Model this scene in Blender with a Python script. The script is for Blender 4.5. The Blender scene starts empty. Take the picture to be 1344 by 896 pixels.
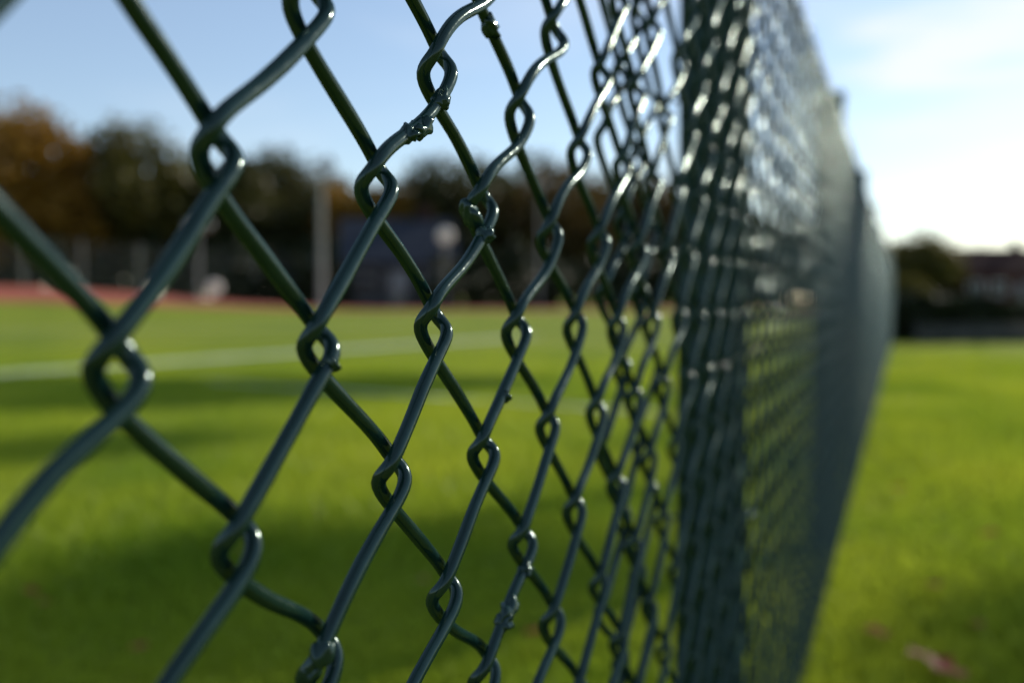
import bpy, math, random
import numpy as np
from mathutils import Vector, Matrix
random.seed(4); rng=np.random.default_rng(7)
sc=bpy.context.scene
sc.view_settings.view_transform='Standard'; sc.view_settings.look='None'; sc.view_settings.exposure=0
# ------------------------------------------------------------------ camera frame
FPX=1307.0; TH=math.atan((1186-672)/FPX); PD=math.atan(56/FPX)
PERP=0.1177; EYE=0.52
F=np.array([-math.sin(TH),math.cos(TH)]); R=np.array([math.cos(TH),math.sin(TH)])
CAM=np.array([PERP,0.0,EYE])
CF=np.array([F[0]*math.cos(PD),F[1]*math.cos(PD),-math.sin(PD)]); CU=np.array([F[0]*math.sin(PD),F[1]*math.sin(PD),math.cos(PD)]); CR=np.array([R[0],R[1],0])
def ray(px,py):
    return CF+(px-672)/FPX*CR+(448-py)/FPX*CU
def gpt(px,py,z=0.0):
    d=ray(px,py); t=(z-EYE)/d[2]; return CAM+d*t
def at(px,depth,z=0.0):
    u=(px-672)/FPX*depth
    p=CAM[:2]+F*depth+R*u
    return np.array([p[0],p[1],z])
def uw(u,w,z=0.0):
    p=CAM[:2]+F*w+R*u
    return np.array([p[0],p[1],z])
cd=bpy.data.cameras.new("camera"); cam=bpy.data.objects.new("camera",cd); sc.collection.objects.link(cam); sc.camera=cam
cam.location=CAM; cam.rotation_euler=(math.pi/2-PD,0,TH)
cd.lens=35; cd.sensor_width=36; cd.clip_start=0.01; cd.clip_end=2000
cd.dof.use_dof=True; cd.dof.focus_distance=0.26; cd.dof.aperture_fstop=6.8; cd.dof.aperture_blades=0

# ------------------------------------------------------------------ materials
def mat(name):
    m=bpy.data.materials.new(name); m.use_nodes=True
    nt=m.node_tree; b=nt.nodes["Principled BSDF"]; return m,nt,b
def noise_mat(name,c1,c2,scale=5,rough=.6,bump=0,bscale=None,detail=4,coat=0,metal=0,lo=.35,hi=.65,spec=.5):
    m,nt,b=mat(name); N=nt.nodes; L=nt.links
    tc=N.new("ShaderNodeTexCoord"); n=N.new("ShaderNodeTexNoise"); n.inputs["Scale"].default_value=scale; n.inputs["Detail"].default_value=detail
    L.new(tc.outputs["Object"],n.inputs["Vector"])
    r=N.new("ShaderNodeValToRGB"); r.color_ramp.elements[0].position=lo; r.color_ramp.elements[1].position=hi
    r.color_ramp.elements[0].color=(*c1,1); r.color_ramp.elements[1].color=(*c2,1)
    L.new(n.outputs["Fac"],r.inputs["Fac"]); L.new(r.outputs["Color"],b.inputs["Base Color"])
    b.inputs["Roughness"].default_value=rough; b.inputs["Metallic"].default_value=metal; b.inputs["Coat Weight"].default_value=coat
    b.inputs["Specular IOR Level"].default_value=spec
    if bump:
        n2=N.new("ShaderNodeTexNoise"); n2.inputs["Scale"].default_value=bscale or scale*4; n2.inputs["Detail"].default_value=2
        L.new(tc.outputs["Object"],n2.inputs["Vector"])
        bp=N.new("ShaderNodeBump"); bp.inputs["Strength"].default_value=bump; bp.inputs["Distance"].default_value=.001
        L.new(n2.outputs["Fac"],bp.inputs["Height"]); L.new(bp.outputs["Normal"],b.inputs["Normal"])
    return m
def coated_mat(name,c1,c2,rough,fmin,fmax,bscale,bump):
    # diffuse body under a thin glossy coating with limited grazing reflectance
    m,nt,b=mat(name); N=nt.nodes; L=nt.links; N.remove(b)
    tc=N.new("ShaderNodeTexCoord"); n=N.new("ShaderNodeTexNoise"); n.inputs["Scale"].default_value=60; L.new(tc.outputs["Object"],n.inputs["Vector"])
    r=N.new("ShaderNodeValToRGB"); r.color_ramp.elements[0].position=.35; r.color_ramp.elements[1].position=.65
    r.color_ramp.elements[0].color=(*c1,1); r.color_ramp.elements[1].color=(*c2,1); L.new(n.outputs["Fac"],r.inputs["Fac"])
    n2=N.new("ShaderNodeTexNoise"); n2.inputs["Scale"].default_value=bscale; n2.inputs["Detail"].default_value=2; L.new(tc.outputs["Object"],n2.inputs["Vector"])
    bp=N.new("ShaderNodeBump"); bp.inputs["Strength"].default_value=bump; bp.inputs["Distance"].default_value=.001; L.new(n2.outputs["Fac"],bp.inputs["Height"])
    d=N.new("ShaderNodeBsdfDiffuse"); L.new(r.outputs[0],d.inputs["Color"]); L.new(bp.outputs[0],d.inputs["Normal"])
    g=N.new("ShaderNodeBsdfGlossy"); g.inputs["Color"].default_value=(.78,.97,.93,1); L.new(bp.outputs[0],g.inputs["Normal"])
    n4=N.new("ShaderNodeTexNoise"); n4.inputs["Scale"].default_value=90; n4.inputs["Detail"].default_value=4; L.new(tc.outputs["Object"],n4.inputs["Vector"])
    rr=N.new("ShaderNodeMapRange"); rr.inputs["From Min"].default_value=.3; rr.inputs["From Max"].default_value=.7; rr.inputs["To Min"].default_value=rough*.75; rr.inputs["To Max"].default_value=rough*1.7
    L.new(n4.outputs["Fac"],rr.inputs["Value"]); L.new(rr.outputs[0],g.inputs["Roughness"])
    fr=N.new("ShaderNodeFresnel"); fr.inputs["IOR"].default_value=1.45; L.new(bp.outputs[0],fr.inputs["Normal"])
    mr=N.new("ShaderNodeMapRange"); mr.inputs["From Min"].default_value=.03; mr.inputs["From Max"].default_value=.6; mr.inputs["To Min"].default_value=fmin; mr.inputs["To Max"].default_value=fmax; mr.clamp=True
    L.new(fr.outputs[0],mr.inputs["Value"])
    mx=N.new("ShaderNodeMixShader"); L.new(mr.outputs[0],mx.inputs[0]); L.new(d.outputs[0],mx.inputs[1]); L.new(g.outputs[0],mx.inputs[2])
    L.new(mx.outputs[0],N["Material Output"].inputs["Surface"]); return m
def leaf_mat(name,c1,c2,scale=1.0,trans=.35,rough=.55,spec=.3):
    m,nt,b=mat(name); N=nt.nodes; L=nt.links
    tc=N.new("ShaderNodeTexCoord"); n=N.new("ShaderNodeTexNoise"); n.inputs["Scale"].default_value=scale; n.inputs["Detail"].default_value=3
    L.new(tc.outputs["Object"],n.inputs["Vector"])
    r=N.new("ShaderNodeValToRGB"); r.color_ramp.elements[0].position=.35; r.color_ramp.elements[1].position=.65
    r.color_ramp.elements[0].color=(*c1,1); r.color_ramp.elements[1].color=(*c2,1)
    L.new(n.outputs["Fac"],r.inputs["Fac"]); L.new(r.outputs["Color"],b.inputs["Base Color"])
    b.inputs["Roughness"].default_value=rough; b.inputs["Specular IOR Level"].default_value=spec
    t=N.new("ShaderNodeBsdfTranslucent"); L.new(r.outputs["Color"],t.inputs["Color"])
    mx=N.new("ShaderNodeMixShader"); mx.inputs[0].default_value=trans
    L.new(b.outputs[0],mx.inputs[1]); L.new(t.outputs[0],mx.inputs[2]); L.new(mx.outputs[0],N["Material Output"].inputs["Surface"])
    return m
M_wire=coated_mat("green_coated_wire",(.0045,.017,.015),(.008,.025,.022),.125,.042,.17,260,.12)
M_post=coated_mat("green_painted_steel",(.005,.019,.017),(.008,.026,.023),.32,.02,.07,150,.2)
M_bark=noise_mat("bark",(.04,.03,.022),(.09,.07,.05),scale=3,rough=.9,bump=.5)
M_hedge=leaf_mat("hedge_leaves",(.012,.02,.007),(.03,.04,.011),2,.2)
M_leafG=leaf_mat("dark_green_leaves",(.028,.034,.009),(.080,.076,.016),.35,.35)
M_leafY=leaf_mat("olive_leaves",(.060,.062,.011),(.13,.11,.02),.5,.4)
M_leafO=leaf_mat("orange_autumn_leaves",(.20,.105,.012),(.33,.185,.022),.5,.4)
M_leafB=leaf_mat("brown_autumn_leaves",(.060,.044,.011),(.13,.08,.016),.4,.35)
M_grey=noise_mat("galvanised_steel",(.22,.23,.21),(.3,.31,.29),8,.5,metal=.2)
M_roof=noise_mat("roof_tiles",(.028,.017,.018),(.048,.026,.024),2,.95,spec=.05)
M_slate=noise_mat("slate_roof",(.021,.027,.040),(.034,.042,.058),2,.9,spec=.1)
M_brick=noise_mat("brick_wall",(.07,.03,.024),(.11,.045,.035),3,.9,spec=.1)
M_render=noise_mat("rendered_wall",(.035,.037,.042),(.052,.056,.062),2,.85,spec=.2)
M_white=noise_mat("white_paint",(.72,.72,.7),(.8,.8,.79),3,.5)
M_trim=noise_mat("grey_trim_paint",(.18,.18,.18),(.25,.25,.25),3,.6)
M_glass=noise_mat("window_glass",(.02,.025,.03),(.04,.045,.05),2,.08)
M_stone=noise_mat("grey_stone",(.05,.052,.05),(.085,.085,.08),3,.9,spec=.1)
M_track=noise_mat("red_track",(.29,.055,.026),(.36,.085,.04),1.5,.85)
M_line=noise_mat("line_paint",(.30,.38,.18),(.50,.56,.38),6,.8)
M_dead=leaf_mat("dead_leaf",(.26,.04,.012),(.40,.09,.02),40,.3)
M_globe=leaf_mat("glint_globe_white",(.75,.74,.68),(.8,.79,.74),3,.5,.2,.5)  # white body of the added glint globes

# ------------------------------------------------------------------ helpers
def mesh_obj(name,verts,faces,m,parent=None,smooth=False,loc=None):
    me=bpy.data.meshes.new(name)
    verts=np.asarray(verts,dtype=np.float32)
    if loc is not None: verts=verts-np.array(loc,dtype=np.float32)
    if isinstance(faces,np.ndarray):
        nf,k=faces.shape
        me.vertices.add(len(verts)); me.vertices.foreach_set("co",verts.ravel())
        me.loops.add(nf*k); me.loops.foreach_set("vertex_index",faces.ravel().astype(np.int32))
        me.polygons.add(nf); me.polygons.foreach_set("loop_start",(np.arange(nf)*k).astype(np.int32))
        me.polygons.foreach_set("loop_total",np.full(nf,k,dtype=np.int32))
        me.update(calc_edges=True); me.validate()
    else:
        me.from_pydata([tuple(map(float,v)) for v in verts],[],faces); me.update()
    if smooth: me.polygons.foreach_set("use_smooth",np.ones(len(me.polygons),dtype=bool))
    me.materials.append(m)
    o=bpy.data.objects.new(name,me); sc.collection.objects.link(o)
    if loc is not None: o.location=loc
    if parent is not None:
        o.parent=parent
        if loc is not None: o.location=Vector(loc)-parent.location
        else: o.location=-parent.location
    return o
def empty(name,loc,label,cat,group=None):
    e=bpy.data.objects.new(name,None); e.location=loc; e.empty_display_size=.1; sc.collection.objects.link(e)
    tag(e,label,cat,group); return e
def tag(o,label,cat,group=None):
    o["label"]=label; o["category"]=cat
    if group: o["group"]=group
def tube(pts,rad,sides,ref=(1,0,0),cap=True):
    pts=np.asarray(pts,float); n=len(pts)
    T=np.gradient(pts,axis=0); T/=np.linalg.norm(T,axis=1)[:,None]
    X=np.tile(np.array(ref,float),(n,1)); Nn=X-(X*T).sum(1)[:,None]*T; Nn/=np.linalg.norm(Nn,axis=1)[:,None]
    B=np.cross(T,Nn); a=np.linspace(0,2*math.pi,sides,endpoint=False)
    rad=np.broadcast_to(np.asarray(rad,float),(n,))
    V=pts[:,None,:]+rad[:,None,None]*(np.cos(a)[None,:,None]*Nn[:,None,:]+np.sin(a)[None,:,None]*B[:,None,:])
    V=V.reshape(-1,3)
    i=np.arange(n-1)[:,None]*sides; j=np.arange(sides)[None,:]; j2=(j+1)%sides
    Q=np.stack([i+j,i+j2,i+sides+j2,i+sides+j],-1).reshape(-1,4)
    return V,Q
class Acc:
    def __init__(s): s.v=[];s.f=[];s.n=0
    def add(s,V,Q): s.v.append(V); s.f.append(np.asarray(Q)+s.n); s.n+=len(V)
    def get(s): return np.concatenate(s.v),np.concatenate(s.f)
def box(acc,c,s,rot=0):
    x,y,z=[k/2 for k in s]
    V=np.array([[-x,-y,-z],[x,-y,-z],[x,y,-z],[-x,y,-z],[-x,-y,z],[x,-y,z],[x,y,z],[-x,y,z]])
    Rm=np.array([[math.cos(rot),-math.sin(rot),0],[math.sin(rot),math.cos(rot),0],[0,0,1]])
    acc.add(V@Rm.T+np.array(c),np.array([[0,3,2,1],[4,5,6,7],[0,1,5,4],[1,2,6,5],[2,3,7,6],[3,0,4,7]]))

# ------------------------------------------------------------------ terrain
def sst(a,b,x):
    t=np.clip((x-a)/(b-a),0,1); return t*t*(3-2*t)
def terr(u,w):
    u=np.asarray(u,float); w=np.asarray(w,float)
    ang=u/np.maximum(w,1)
    Lf=1-sst(-.55,-.12,ang)
    return Lf*(sst(24,40,w)*.40+sst(40,50,w)*.75)
def sheet(us,ws,off=0):
    U,Wd=np.meshgrid(us,ws); Z=terr(U,Wd)+off
    P=CAM[:2][None,None,:]+Wd[...,None]*F+U[...,None]*R
    V=np.concatenate([P,Z[...,None]],-1).reshape(-1,3)
    nu=len(us); i=np.arange(len(ws)-1)[:,None]*nu; j=np.arange(nu-1)[None,:]
    Q=np.stack([i+j,i+j+1,i+nu+j+1,i+nu+j],-1).reshape(-1,4)
    return V,Q
us=np.concatenate([[-600,-300,-150],np.arange(-90,91,3),[150,300,600]])
ws=np.concatenate([[-200,-60,-20],np.arange(-6,61,2),[80,120,200,400,900]])
m,nt,b=mat("lawn"); N=nt.nodes; L=nt.links
tc=N.new("ShaderNodeTexCoord")
def nz(scale,detail=4):
    n=N.new("ShaderNodeTexNoise"); n.inputs["Scale"].default_value=scale; n.inputs["Detail"].default_value=detail; L.new(tc.outputs["Object"],n.inputs["Vector"]); return n
def ramp(src,c1,c2,lo,hi):
    r=N.new("ShaderNodeValToRGB"); r.color_ramp.elements[0].position=lo; r.color_ramp.elements[1].position=hi
    r.color_ramp.elements[0].color=(*c1,1); r.color_ramp.elements[1].color=(*c2,1); L.new(src,r.inputs["Fac"]); return r
a1=ramp(nz(.6,5).outputs["Fac"],(.155,.235,.016),(.31,.365,.028),.35,.68)
a2=ramp(nz(18,6).outputs["Fac"],(.5,.5,.5),(1.15,1.12,1.1),.3,.7)
mx=N.new("ShaderNodeMix"); mx.data_type='RGBA'; mx.blend_type='MULTIPLY'; mx.inputs[0].default_value=1
L.new(a1.outputs[0],mx.inputs[6]); L.new(a2.outputs[0],mx.inputs[7]); L.new(mx.outputs[2],b.inputs["Base Color"])
b.inputs["Roughness"].default_value=.9; b.inputs["Specular IOR Level"].default_value=.1
bp=N.new("ShaderNodeBump"); bp.inputs["Strength"].default_value=.6; bp.inputs["Distance"].default_value=.03; L.new(nz(60,5).outputs["Fac"],bp.inputs["Height"]); L.new(bp.outputs[0],b.inputs["Normal"])
V,Q=sheet(us,ws); g=mesh_obj("ground",V,Q,m,smooth=True); g["kind"]="structure"; g["label"]="mown green playing field grass in low sun"
V,Q=sheet(us[(us>=-87)&(us<=30)],ws[(ws>=40)&(ws<=50)],.03); o=mesh_obj("running_track",V,Q,M_track); o["kind"]="structure"; o["label"]="red running track at the far side of the pitch"
LINES=[]
def line(p,q,w):
    p=gpt(*p,.012); q=gpt(*q,.012); d=q-p; ln=np.linalg.norm(d); d/=ln; n=np.array([-d[1],d[0],0])*w/2
    LINES.append((p,d,ln,w/2))
    o=mesh_obj("pitch_line",[p-n,q-n,q+n,p+n],[[0,1,2,3]],M_line); o["kind"]="structure"; o["label"]="white painted pitch marking on the grass"
line((-60,494),(700,441),.34); line((270,500),(860,540),.06); line((-60,436),(600,424),.25)

# ------------------------------------------------------------------ grass blades (stuff)
def grass():
    n=240000
    w=1.0+9.5*rng.random(n)**1.35; hw=w*.56+.15
    u=(rng.random(n)*2-1)*hw
    P=CAM[:2]+w[:,None]*F+u[:,None]*R
    keep=np.ones(n,bool)
    for p,d,ln,hwid in LINES:
        q=P-p[:2]; s=q@d[:2]; t=q@np.array([-d[1],d[0]])
        keep&=~((s>-.1)&(s<ln+.1)&(np.abs(t)<hwid+.12)&(rng.random(n)<.85))
    P=P[keep]; w=w[keep]; n=len(P)
    h=(.014+.024*rng.random(n))*(1+.5*np.sin(P[:,0]*3+1.3*np.sin(P[:,1]*2)))*.8*np.clip((11-w)/5,.2,1)
    bw=(.0016+.002*rng.random(n))*(1+w*.12)
    az=rng.random(n)*2*math.pi; lean=.8*rng.random(n)
    side=np.stack([np.cos(az),np.sin(az),0*az],-1)*bw[:,None]
    la=rng.random(n)*2*math.pi; ld=np.stack([np.cos(la),np.sin(la),0*la],-1)*(lean*h)[:,None]
    base=np.concatenate([P,np.zeros((n,1))],-1)
    up=np.zeros((n,3)); up[:,2]=h
    mid=base+up*.55+ld*.35; tip=base+up+ld
    V=np.stack([base-side,base+side,mid+side*.8,mid-side*.8,tip],1).reshape(-1,3)
    i=np.arange(n)*5
    T=np.concatenate([np.stack([i,i+1,i+2],-1),np.stack([i,i+2,i+3],-1),np.stack([i+3,i+2,i+4],-1)])
    o=mesh_obj("grass",V,T,leaf_mat("grass_blades",(.19,.295,.018),(.40,.46,.032),.9,.5,.5,.25)); o["kind"]="stuff"; o["label"]="short green lawn grass blades"
grass()

# ------------------------------------------------------------------ chain link fence
H=.0708; W=.0305; S0=.1232; DD=.0024
FTOP=EYE+.345; FBOT=.025; SEND=12.0
fence=empty("chain_link_fence",(0,0,0),"dark green coated chain link fence on steel posts in grass","fence")
def warp(P,ph=0):
    s=P[:,1]; z=P[:,2]; k=.25+.75*np.exp(-(s/.9)**2)
    dz=k*(.0016*np.sin(19*s+7*z+ph)+.0012*np.sin(43*s-31*z+1+ph)+.0014*np.sin(90*s+60*z))
    ds=.0016*np.sin(23*z+11*s+2+ph)+.0014*np.sin(57*z+29*s+ph)
    dx=.0010*np.sin(37*z+14*s)*np.exp(-s/.8)+.0003*np.sin(9*z+5*s+ph)
    Q=P.copy(); Q[:,0]+=dx; Q[:,1]+=ds; Q[:,2]+=dz; return Q
NEAR=[]
def wire(j,s0,samples,zoff,ztop,zbot,x0=0,ph=0):
    sl=s0+W*j; par=j%2
    base=EYE-.0085+zoff+(0 if par==0 else H/2)
    n0=int(math.floor((zbot-base)/H))-1; n1=int(math.ceil((ztop-base)/H))+1
    us_=samples
    ex=lambda s:.0038+.0014*float(sst(.13,.25,s))
    E1=ex(sl); E2=ex(sl+W); CC=.0052+.0018*float(sst(.13,.25,sl+W/2))
    MM=(W+E1+E2)/2/(math.hypot(H/4,CC)-CC)
    d=MM*(np.sqrt(us_**2+CC**2)-CC); xx=DD*np.tanh(us_/.0028)
    r=np.random.default_rng(1000+j+int(zoff*1e4))
    segs=[]
    for k in range(n0,n1+1):
        zL=base+k*H; e1,e2=r.normal(size=2)*.0006
        wgt=1-np.abs(us_)/(H/4)
        bow=np.sin(np.pi*np.abs(us_)/(H/4))*r.normal()*.0003
        segs.append(np.stack([x0+xx, sl-E1+d+e1*wgt+bow, zL+us_+e2*wgt],-1))
        e1,e2=r.normal(size=2)*.0006
        segs.append(np.stack([x0-xx, sl+W+E2-d+e1*wgt+bow, zL+H/2+us_+e2*wgt],-1))
    P=np.concatenate(segs); P=P[(P[:,2]>zbot)&(P[:,2]<ztop)]
    return warp(P,ph)
def samp(n):
    h=np.linspace(0,1,n)**1.4*(H/4)
    return np.concatenate([-h[::-1],h[1:]])[:-1]
def panel(name,ja,jb,s0,zoff,x0,ph,ztop,zbot):
    acc=Acc()
    for j in range(ja,jb):
        s=s0+W*j
        if s>SEND: break
        if s<.62: n,sd=13,14
        elif s<1.2: n,sd=9,9
        elif s<3: n,sd=7,7
        else: n,sd=4,5
        P=wire(j,s0,samp(n),zoff,ztop,zbot,x0,ph)
        if s<.5 and x0==0: NEAR.append(P)
        rad=np.full(len(P),.00182 if s<1 else .0017)*(1+.03*np.sin(P[:,2]*300+j))
        V,Q=tube(P,rad,sd); acc.add(V,Q)
    V,Q=acc.get(); o=mesh_obj(name,V,Q,M_wire,fence,smooth=True)
    return o
panel("wire_mesh",-6,400,S0,0,0,0,FTOP,FBOT)
panel("wire_mesh",0,3,.435,.012,-.0085,2.1,FTOP-.01,FBOT)["label"]="overlapping second layer of green wire mesh at the post"
NP=np.concatenate(NEAR)
NT=np.concatenate([np.gradient(p,axis=0) for p in NEAR]); NT/=np.linalg.norm(NT,axis=1)[:,None]
rel=NP-CAM; dd=rel@CF; PXX=672+FPX*(rel@CR)/dd; PYY=448-FPX*(rel@CU)/dd
def lump(px,py,ln,wd,seed):
    q=(PXX-px)**2+(PYY-py)**2; q=np.where(dd>0,q,1e9)-NP[:,0]*9e4; i=int(np.argmin(q)); c=NP[i]; t=NT[i]
    r=np.random.default_rng(seed); nu,nv=22,16
    th=np.linspace(0,2*math.pi,nu,endpoint=False); ph=np.linspace(.01,math.pi-.01,nv)
    T,Pp=np.meshgrid(th,ph); D=np.stack([np.sin(Pp)*np.cos(T),np.sin(Pp)*np.sin(T),np.cos(Pp)],-1)
    k=r.normal(size=(6,3))*2.6; f=1+sum(.10*np.sin((D*kk).sum(-1)*1.6+r.random()*6) for kk in k)
    Pt=D*f[...,None]*np.array([wd,wd,ln])
    X=np.array([1.,0,0]); X-=X@t*t; X/=np.linalg.norm(X); B=np.cross(t,X)
    c=c+B*r.normal()*.0005+X*.0006
    V=(Pt[...,0:1]*X+Pt[...,1:2]*B+Pt[...,2:3]*t).reshape(-1,3)+c
    i=np.arange(nv-1)[:,None]*nu; j=np.arange(nu)[None,:]; j2=(j+1)%nu
    mesh_obj("paint_drip",V,np.stack([i+j,i+nu+j,i+nu+j2,i+j2],-1).reshape(-1,4),M_wire,fence,smooth=True)
for a in [(620,280,.0052,.0030,1),(628,306,.003,.0026,21),(572,126,.0036,.0025,3),(545,166,.0052,.0025,4),(536,180,.003,.0024,5),(628,40,.0045,.0024,6),
          (410,862,.0036,.0025,7),(394,884,.003,.0022,81),(645,790,.006,.0026,9),(638,804,.003,.0025,91),(416,468,.0016,.0021,10),(655,514,.0014,.0022,14),(664,738,.0026,.0023,12)]:
    lump(*a)
for z in (FTOP-.004,FBOT+.01):
    s=np.linspace(-.1,SEND,400); P=np.stack([np.full_like(s,-.0045),s,np.full_like(s,z)+.001*np.sin(s*20)],-1)
    V,Q=tube(P,.0022,8); mesh_obj("line_wire",V,Q,M_wire,fence,smooth=True)
def post_mesh(w,h):
    r=.006; ring=[]
    for cx,cy,a0 in ((1,1,0),(-1,1,90),(-1,-1,180),(1,-1,270)):
        for k in range(4):
            a=math.radians(a0+30*k); ring.append((cx*(w/2-r)+r*math.cos(a),cy*(w/2-r)+r*math.sin(a)))
    ring=np.array(ring); n=len(ring)
    levels=[(-.3,1),(h-.012,1),(h-.012,1.08),(h-.003,1.08),(h,.95)]
    V=np.concatenate([np.concatenate([ring*s,np.full((n,1),z)],1) for z,s in levels]+[np.array([[0,0,h]])])
    f=[]
    for l in range(len(levels)-1):
        for k in range(n): f.append([l*n+k,l*n+(k+1)%n,(l+1)*n+(k+1)%n,(l+1)*n+k])
    t=(len(levels)-1)*n
    for k in range(n): f.append([t+k,t+(k+1)%n,len(V)-1])
    me=bpy.data.meshes.new("post"); me.from_pydata([tuple(map(float,v)) for v in V],[],f); me.materials.append(M_post); me.update(); return me
pm=post_mesh(.052,EYE+.425)
PS0,PSP,PX=.835,1.35,-.0302
for k in range(8):
    c=PS0+PSP*k
    o=bpy.data.objects.new("post",pm); o.location=(PX,c,0); o.parent=fence; sc.collection.objects.link(o)
    for z in (.12,.34,.5,.68,.82):
        P=np.array([[PX-.029,c-.029,z],[PX,c-.030,z+.002],[.002,c-.024,z+.004],[.006,c,z+.003],[.002,c+.024,z],[PX,c+.030,z-.002],[PX-.029,c+.029,z]])
        V,Q=tube(P,.0016,6,ref=(0,0,1)); mesh_obj("tie_wire",V,Q,M_wire,fence,smooth=True)

# ------------------------------------------------------------------ trees
def crown_leaves(cx,rad,nclump,nleaf,size,r):
    cl=r.normal(size=(nclump,3)); cl/=np.linalg.norm(cl,axis=1)[:,None]
    cl*= (r.random(nclump)**.4)[:,None]
    cl=cl*np.array(rad)*.8+np.array(cx); cr=np.mean(rad)*(.24+.2*r.random(nclump))
    k=r.integers(0,nclump,nleaf); d=r.normal(size=(nleaf,3)); d/=np.linalg.norm(d,axis=1)[:,None]
    C=cl[k]+d*(cr[k]*(.45+.6*r.random(nleaf)))[:,None]
    a=r.normal(size=(nleaf,3)); a/=np.linalg.norm(a,axis=1)[:,None]
    b_=np.cross(a,r.normal(size=(nleaf,3))); b_/=np.linalg.norm(b_,axis=1)[:,None]
    s=(size*(.6+.8*r.random(nleaf)))[:,None]
    V=np.stack([C-a*s,C-b_*s*.55,C+a*s,C+b_*s*.55],1).reshape(-1,3)
    Q=np.arange(nleaf*4).reshape(-1,4)
    return V,Q
def tree(loc,h,rw,m,seed,label,group=None,nleaf=5500,size=.27,name="tree",low=.18,ncl=34):
    r=np.random.default_rng(seed); loc=np.array(loc,float)
    e=empty(name,loc,label,"tree",group)
    acc=Acc(); zz=np.linspace(0,h*.75,9)
    wob=np.stack([np.sin(zz*.7+seed)*.12*rw/3,np.cos(zz*.5+seed)*.1*rw/3,zz],-1); wob[:,:2]-=wob[0,:2]
    tr=min(h*.028,.14) if rw<1.2 else h*.028
    V,Q=tube(wob,np.linspace(tr,tr*.25,9),8); acc.add(V,Q)
    for i in range(9):
        t=.25+.6*r.random(); p=wob[int(t*8)]; az=r.random()*6.28; ln=rw*(.5+.4*r.random())
        pts=np.array([p+np.array([math.cos(az)*ln*q,math.sin(az)*ln*q,ln*.8*q**1.3]) for q in np.linspace(0,1,5)])
        V,Q=tube(pts,np.linspace(tr*.4,tr*.1,5),6,ref=(0.3,.2,1)); acc.add(V,Q)
    V,Q=acc.get(); mesh_obj("trunk",V+loc,Q,M_bark,e,smooth=True,loc=tuple(loc))
    cz=h*(1+low)/2
    V,Q=crown_leaves((0,0,cz),(rw,rw,h*(1-low)/2),ncl,nleaf,size,r)
    mesh_obj("crown",V+loc,Q,m,e,loc=tuple(loc))
    return e
GT="trees along the far side of the pitch"
def hgt(py,dep): return EYE+(392-py)/FPX*dep
TL=[(-40,160,62,5.0,M_leafO,"broad orange autumn tree beyond the pitch"),
    (44,156,60,4.5,M_leafO,"rounded tree with rusty orange autumn leaves"),
    (122,208,72,4.6,M_leafB,"brownish autumn tree in the tree line"),
    (188,160,64,4.8,M_leafY,"tall olive green tree with yellowing crown"),
    (250,208,74,5.0,M_leafG,"dark green tree in the tree line"),
    (310,216,66,4.4,M_leafG,"dark green tree in the tree line"),
    (375,198,70,5.0,M_leafG,"dark green tree in the tree line"),
    (430,206,76,5.0,M_leafB,"brownish autumn tree in the tree line"),
    (485,222,68,4.2,M_leafO,"small orange brown tree behind the house"),
    (540,206,78,5.2,M_leafB,"brownish autumn tree in the tree line"),
    (600,194,70,5.0,M_leafG,"dark green tree in the tree line"),
    (665,188,76,5.4,M_leafG,"dark green tree in the tree line"),
    (730,205,70,5.2,M_leafB,"brownish autumn tree in the tree line"),
    (800,218,78,5.2,M_leafG,"dark green tree in the tree line"),
    (870,235,72,5.0,M_leafB,"brownish autumn tree in the tree line"),
    (950,260,78,5.0,M_leafG,"dark green tree in the tree line"),
    (1030,285,84,5.0,M_leafG,"dark green tree in the tree line")]
for i,(px,py,dep,rw,mm,lb) in enumerate(TL):
    tree(at(px,dep,float(terr((px-672)/FPX*dep,dep))-.1),hgt(py,dep),rw,mm,100+i,lb,GT,nleaf=6500,low=.02,ncl=44)
tree(at(1210,95,-.1),hgt(304,95),4.4,M_leafY,301,"rounded olive green tree beside the brick houses",nleaf=5500,low=.05,ncl=60)
tree(at(1252,112,-.1),hgt(328,112),3.6,M_leafG,305,"low spreading dark tree behind the houses",nleaf=4000,low=.05)
tree(at(1190,60,-.1),hgt(358,60),1.8,M_leafY,302,"small green garden tree behind the hedge",nleaf=2500,size=.15,low=.05)
tree(at(1292,110,-.1),hgt(318,110),1.8,M_leafG,303,"small dark tree between two houses",nleaf=1500,low=.1)
# trees added out of frame, crowns shaped to throw shadow bands on the lawn
SAZ=math.radians(28); SEL=math.radians(26)   # azimuth clockwise from +Y
sd=Vector((math.sin(SAZ)*math.cos(SEL),math.cos(SAZ)*math.cos(SEL),math.sin(SEL)))
def shade(u,w,zc,rw,seed,hh,nl=2600):
    t=uw(u,w); d=zc/math.tan(SEL); p=t+np.array([math.sin(SAZ),math.cos(SAZ),0])*d; p[2]=-.05
    h=zc+hh/2; tree(p,h,rw,M_leafG,seed,"slender unseen tree added to cast shadow on the lawn",nleaf=nl,size=.11,low=1-hh/h,ncl=40)
shade(-3.2,5.5,11.0,.95,401,1.1,8000)
shade(-2.1,5.35,11.6,.85,407,1.0,7000)
shade(-1.1,5.6,12.2,.75,402,1.0,6000)
shade(-.55,1.62,11.6,.42,403,.5,1800)
shade(-1.6,3.4,11.9,.3,406,.4,1000)
shade(.95,1.3,12.5,.5,404,.6,2200)
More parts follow.
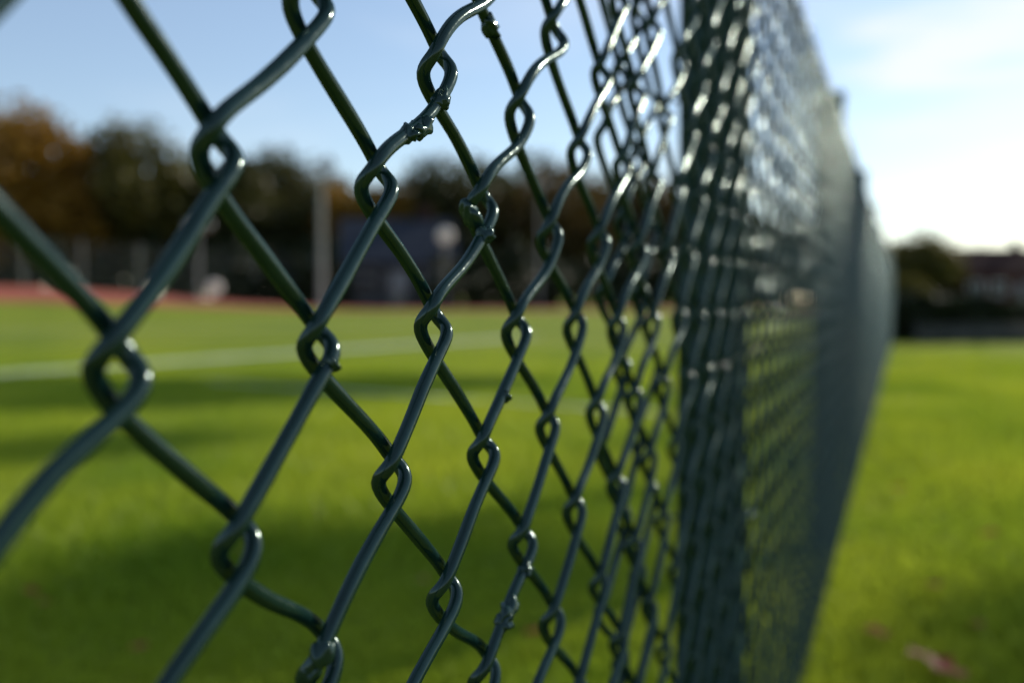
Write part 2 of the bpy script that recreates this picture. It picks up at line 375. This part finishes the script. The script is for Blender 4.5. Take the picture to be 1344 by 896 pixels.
# understorey
acc=Acc()
r=np.random.default_rng(5)
for px in range(-80,1120,20):
    d=57+r.random()*5; c=at(px,d,1.5+.6*r.random()); V,Q=crown_leaves(c,(1.5,1.5,2.0+r.random()),7,700,.22,r); acc.add(V,Q)
for px in list(range(300,480,24))+list(range(580,760,26)):
    d=50+r.random()*1; c=at(px,d,1.0); V,Q=crown_leaves(c,(1.2,1.0,1.5+.8*r.random()),6,500,.18,r); acc.add(V,Q)
V,Q=acc.get(); o=mesh_obj("undergrowth",V,Q,M_hedge); o["kind"]="stuff"; o["label"]="dark undergrowth below the tree line"
def hedge(pa,da,pb,db,h,th,label,n):
    r=np.random.default_rng(11); A=at(pa,da); B=at(pb,db); D=(B-A); ln=np.linalg.norm(D); D/=ln; Nn=np.array([-D[1],D[0],0])
    t=r.random(n)*ln; s=(r.random(n)-.5)*th; z=r.random(n)**.8*h*(1+.12*np.sin(t*2.3)+.08*np.sin(t*6.1))
    C=A+t[:,None]*D+s[:,None]*Nn; C[:,2]=z
    a=r.normal(size=(n,3)); a/=np.linalg.norm(a,axis=1)[:,None]; b_=np.cross(a,r.normal(size=(n,3))); b_/=np.linalg.norm(b_,axis=1)[:,None]
    k=.045*(.6+.8*r.random(n))[:,None]
    V=np.stack([C-a*k,C-b_*k*.6,C+a*k,C+b_*k*.6],1).reshape(-1,3)
    e=empty("hedge",tuple(A),label,"hedge"); mesh_obj("foliage",V,np.arange(n*4).reshape(-1,4),M_hedge,e)
    for q in np.arange(.2,ln,.45):
        c=A+D*q; pts=np.array([[c[0],c[1],-.05],[c[0]+.02,c[1],h*.4],[c[0]-.02,c[1]+.03,h*.75]]); V,Q=tube(pts,[.02,.015,.008],5); mesh_obj("stem",V,Q,M_bark,e)
hedge(1150,12.2,1420,13.0,.50,.7,"low dark clipped hedge at the edge of the grass",28000)
A=at(1205,11.6); B=at(1420,12.2); D=B-A; ln=np.linalg.norm(D); rot=math.atan2(D[1],D[0]); c=(A+B)/2
wl=empty("garden_wall",tuple(A),"low grey stone wall in front of the hedge","wall")
acc=Acc(); box(acc,(c[0],c[1],.09),(ln,.12,.2),rot); V,Q=acc.get(); mesh_obj("wall",V,Q,M_stone,wl)
acc=Acc(); box(acc,(c[0],c[1],.205),(ln+.05,.16,.028),rot); V,Q=acc.get(); mesh_obj("coping",V,Q,M_stone,wl)

# ------------------------------------------------------------------ houses
def house(px,dep,width,deepn,eave,ridge,wm,rm,label,rot=0,nw=3,group=None,zb=0.0,dm=None,fm=None):
    loc=at(px,dep,zb); rt=TH+rot
    e=empty("house",tuple(loc),label,"house",group)
    Rm=np.array([[math.cos(rt),-math.sin(rt),0],[math.sin(rt),math.cos(rt),0],[0,0,1]])
    def put(name,V,f,m,par=e):
        o=mesh_obj(name,np.asarray(V)@Rm.T,f,m); o.parent=par; o.location=(0,0,0); return o
    w,d=width/2,deepn/2
    V=[(-w,-d,-.3),(w,-d,-.3),(w,d,-.3),(-w,d,-.3),(-w,-d,eave),(w,-d,eave),(w,d,eave),(-w,d,eave),(-w,0,ridge-.08),(w,0,ridge-.08)]
    put("wall",V,[[0,1,5,4],[2,3,7,6],[1,2,6,9,5],[3,0,4,8,7],[4,5,9,8],[6,7,8,9]],wm)
    ov=.35; k=(ridge-eave)/d; V=[]
    for s in (-1,1):
        for (x,y,z) in ((-w-ov,s*(d+ov),eave-k*ov),(w+ov,s*(d+ov),eave-k*ov),(w+ov,0,ridge),(-w-ov,0,ridge)):
            V.append((x,y,z)); V.append((x,y,z+.16))
    f=[]
    for q in (0,8):
        f+= [[q+1,q+3,q+5,q+7],[q,q+6,q+4,q+2],[q,q+2,q+3,q+1],[q+2,q+4,q+5,q+3],[q+6,q,q+1,q+7]]
    rf=put("roof",V,f,rm)
    acc=Acc(); box(acc,(w*.55,.2,ridge+.3),(.7,.6,1.1)); box(acc,(w*.55,.2,ridge+.9),(.82,.72,.12)); Vc,Qc=acc.get(); put("chimney",Vc,Qc,M_roof,rf)
    rows=[1.5] if eave<3.6 else [1.5,4.1]
    for z in rows:
        for q in range(nw):
            x=-w+width*(q+.5)/nw
            if z==1.5 and q==nw//2:
                acc=Acc(); box(acc,(x,-d-.03,1.0),(.95,.08,2.1)); Vd,Qd=acc.get(); put("door",Vd,Qd,dm or M_trim); continue
            acc=Acc(); box(acc,(x,-d-.01,z),(1.3,.06,1.15)); Vg,Qg=acc.get(); wn=put("window",Vg,Qg,M_glass)
            acc=Acc()
            for bx,bz,sx,sz in ((0,.62,1.5,.1),(0,-.62,1.5,.1),(-.7,0,.1,1.14),(.7,0,.1,1.14),(0,0,.06,1.14)):
                box(acc,(x+bx,-d-.05,z+bz),(sx,.1,sz))
            Vf,Qf=acc.get(); put("frame",Vf,Qf,fm or M_trim,wn)
    return e
house(522,54,5.4,6,2.5,hgt(292,54),M_render,M_slate,"grey rendered house with blue grey slate roof",rot=.15,nw=3)
GH="houses beyond the hedge"
house(1215,105,7,7,3.0,hgt(342,105),M_brick,M_roof,"red brick house with dark tiled roof",rot=.3,nw=3,group=GH)
house(1300,98,9,7,3.0,hgt(328,98),M_brick,M_roof,"long red brick house with brown tiled roof",rot=.05,nw=4,group=GH,fm=M_white)
house(1395,100,7,7,3.0,hgt(338,100),M_brick,M_roof,"red brick house with dark tiled roof",rot=-.2,nw=3,group=GH)

# ------------------------------------------------------------------ floodlight poles
def pole(px,dep,top,label,r0=.09):
    u=(px-672)/FPX*dep; zb=float(terr(u,dep)); loc=at(px,dep,zb); h=hgt(top,dep)-zb
    e=empty("floodlight_pole",tuple(loc),label,"floodlight","lighting poles around the pitch")
    V,Q=tube(np.array([[0,0,-.1],[0,0,h*.5],[0,0,h]]),[r0,r0*.8,r0*.6],10); o=mesh_obj("pole",V,Q,M_grey,smooth=True); o.parent=e
    acc=Acc(); box(acc,(0,0,h-.05),(1.0,.08,.08),TH); V,Q=acc.get(); o=mesh_obj("crossarm",V,Q,M_grey); o.parent=e
    for s in (-1,1):
        acc=Acc(); c=(R[0]*s*.36,R[1]*s*.36,h+.14); box(acc,c,(.5,.18,.4),TH); c2=(c[0]+F[0]*-.12,c[1]+F[1]*-.12,c[2]); box(acc,c2,(.42,.05,.32),TH)
        V,Q=acc.get(); o=mesh_obj("lamp_head",V,Q,M_grey); o.parent=e
pole(423,44,240,"light grey floodlight mast beside the track",r0=.15)
pole(262,47,300,"short grey floodlight mast beside the track",r0=.07)
pole(708,50,245,"grey floodlight mast at the far side",r0=.07)
# white globes added to stand in for pale blurred glints
for px,py,dep,rg in ((282,378,46,.34),(585,310,49,.38)):
    u=(px-672)/FPX*dep; zb=float(terr(u,dep)); loc=at(px,dep,zb); h=hgt(py,dep)-zb
    e=empty("glint_globe",tuple(loc),"round white globe on a grey post, added in place of a bright glint","added glint","globes added as bright glints")
    V,Q=tube(np.array([[0,0,-.1],[0,0,max(h-rg,.02)*.5],[0,0,max(h-rg,.05)+.03]]),[.05,.05,.05],8); o=mesh_obj("pole",V,Q,M_grey,smooth=True); o.parent=e
    pz=np.linspace(-1,1,14)*math.pi/2; P=np.stack([0*pz,0*pz,h+rg*np.sin(pz)],-1)
    V,Q=tube(P,rg*np.cos(pz)+.004,20); o=mesh_obj("globe",V,Q,M_globe,smooth=True); o.parent=e
A=at(-120,51.5); B=at(470,51.5)
pf=empty("perimeter_fence",tuple(A),"tall grey mesh fence behind the running track","fence")
D=B-A; ln=np.linalg.norm(D); D/=ln; acc=Acc()
def gz(p):
    q=p[:2]-CAM[:2]; return float(terr(q@R,q@F))
for q in np.arange(0,ln,3.0):
    p=A+D*q; z=gz(p); P=np.array([[p[0],p[1],z-.1],[p[0],p[1],z+1.3],[p[0],p[1],z+2.6]]); V,Q=tube(P,.045,6); mesh_obj("post",V,Q,M_grey,pf)
for z in np.arange(.1,2.6,.2):
    P=np.array([A+D*q+np.array([0,0,gz(A+D*q)+z]) for q in np.arange(0,ln,3.0)]); V,Q=tube(P,.006,4,ref=(0,0,1)); acc.add(V,Q)
for q in np.arange(0,ln,.25):
    p=A+D*q; z=gz(p); P=np.array([[p[0],p[1],z],[p[0],p[1],z+2.6]]); V,Q=tube(P,.004,4); acc.add(V,Q)
V,Q=acc.get(); mesh_obj("wire_mesh",V,Q,M_grey,pf)

# ------------------------------------------------------------------ fallen leaves
k=0
for (px,py) in [(1222,768),(1235,872),(1208,860),(60,790),(40,776),(1180,640),(1300,700),(1150,830),(1280,820),(320,720),(180,850),(560,760),(1330,560),(700,830),(1250,884)]:
    p=gpt(px,py,.035); r=np.random.default_rng(k+50); k+=1
    s=.010+.012*r.random(); az=r.random()*6.28; ol=[]
    for a in np.linspace(0,2*math.pi,15,endpoint=False):
        rr=s*(1+.28*math.cos(5*a)); x=rr*math.cos(a); y=rr*math.sin(a)*.85; ol.append((x*math.cos(az)-y*math.sin(az),x*math.sin(az)+y*math.cos(az),.35*abs(y)+.2*x))
    V=[(0,0,0)]+ol; f=[[0,i+1,(i+1)%15+1] for i in range(15)]
    o=mesh_obj("fallen_leaf",V,f,M_dead); o.location=p; tag(o,"curled red brown leaf lying on the grass","leaf","fallen autumn leaves")

# ------------------------------------------------------------------ light
l=bpy.data.lights.new("sun","SUN"); l.energy=5; l.angle=math.radians(.5); l.color=(1,.90,.76)
lo=bpy.data.objects.new("sun",l); lo.rotation_euler=sd.to_track_quat('Z','Y').to_euler(); sc.collection.objects.link(lo)
wd=bpy.data.worlds.new("World"); sc.world=wd; wd.use_nodes=True; nt=wd.node_tree; N=nt.nodes; L=nt.links
bg=N["Background"]; sk=N.new("ShaderNodeTexSky"); sk.sky_type='NISHITA'; sk.sun_disc=False; sk.sun_elevation=SEL; sk.sun_rotation=SAZ
sk.air_density=1.0; sk.dust_density=.35; sk.ozone_density=2.2
tc=N.new("ShaderNodeTexCoord"); mp=N.new("ShaderNodeMapping"); mp.inputs["Scale"].default_value=(1.2,1.2,5.5); mp.inputs["Rotation"].default_value=(.12,.1,0)
L.new(tc.outputs["Generated"],mp.inputs["Vector"])
n=N.new("ShaderNodeTexNoise"); n.inputs["Scale"].default_value=1.7; n.inputs["Detail"].default_value=6; n.inputs["Roughness"].default_value=.5; L.new(mp.outputs[0],n.inputs["Vector"])
r=N.new("ShaderNodeValToRGB"); r.color_ramp.elements[0].position=.5; r.color_ramp.elements[1].position=.72; r.color_ramp.elements[0].color=(.11,.11,.11,1); r.color_ramp.elements[1].color=(.35,.35,.35,1); L.new(n.outputs["Fac"],r.inputs["Fac"])
cdir=ray(1275,75); cdir=cdir/np.linalg.norm(cdir)
dp=N.new("ShaderNodeVectorMath"); dp.operation='DOT_PRODUCT'; L.new(tc.outputs["Generated"],dp.inputs[0]); dp.inputs[1].default_value=tuple(cdir)
mr=N.new("ShaderNodeMapRange"); mr.inputs["From Min"].default_value=.991; mr.inputs["From Max"].default_value=.9995; mr.interpolation_type='SMOOTHSTEP'; L.new(dp.outputs["Value"],mr.inputs["Value"])
mp2=N.new("ShaderNodeMapping"); mp2.inputs["Scale"].default_value=(4,4,26); mp2.inputs["Rotation"].default_value=(.35,.25,0); L.new(tc.outputs["Generated"],mp2.inputs["Vector"])
n3=N.new("ShaderNodeTexNoise"); n3.inputs["Scale"].default_value=1.5; n3.inputs["Detail"].default_value=6; L.new(mp2.outputs[0],n3.inputs["Vector"])
r3=N.new("ShaderNodeValToRGB"); r3.color_ramp.elements[0].position=.42; r3.color_ramp.elements[1].position=.62; L.new(n3.outputs["Fac"],r3.inputs["Fac"])
mu=N.new("ShaderNodeMath"); mu.operation='MULTIPLY'; L.new(mr.outputs[0],mu.inputs[0]); L.new(r3.outputs[0],mu.inputs[1])
ad=N.new("ShaderNodeMath"); ad.operation='ADD'; ad.use_clamp=True; L.new(mu.outputs[0],ad.inputs[0]); L.new(r.outputs[0],ad.inputs[1])
mx=N.new("ShaderNodeMix"); mx.data_type='RGBA'; L.new(ad.outputs[0],mx.inputs[0]); L.new(sk.outputs[0],mx.inputs[6]); mx.inputs[7].default_value=(6.3,6.7,7.3,1)
L.new(mx.outputs[2],bg.inputs["Color"]); bg.inputs["Strength"].default_value=.15
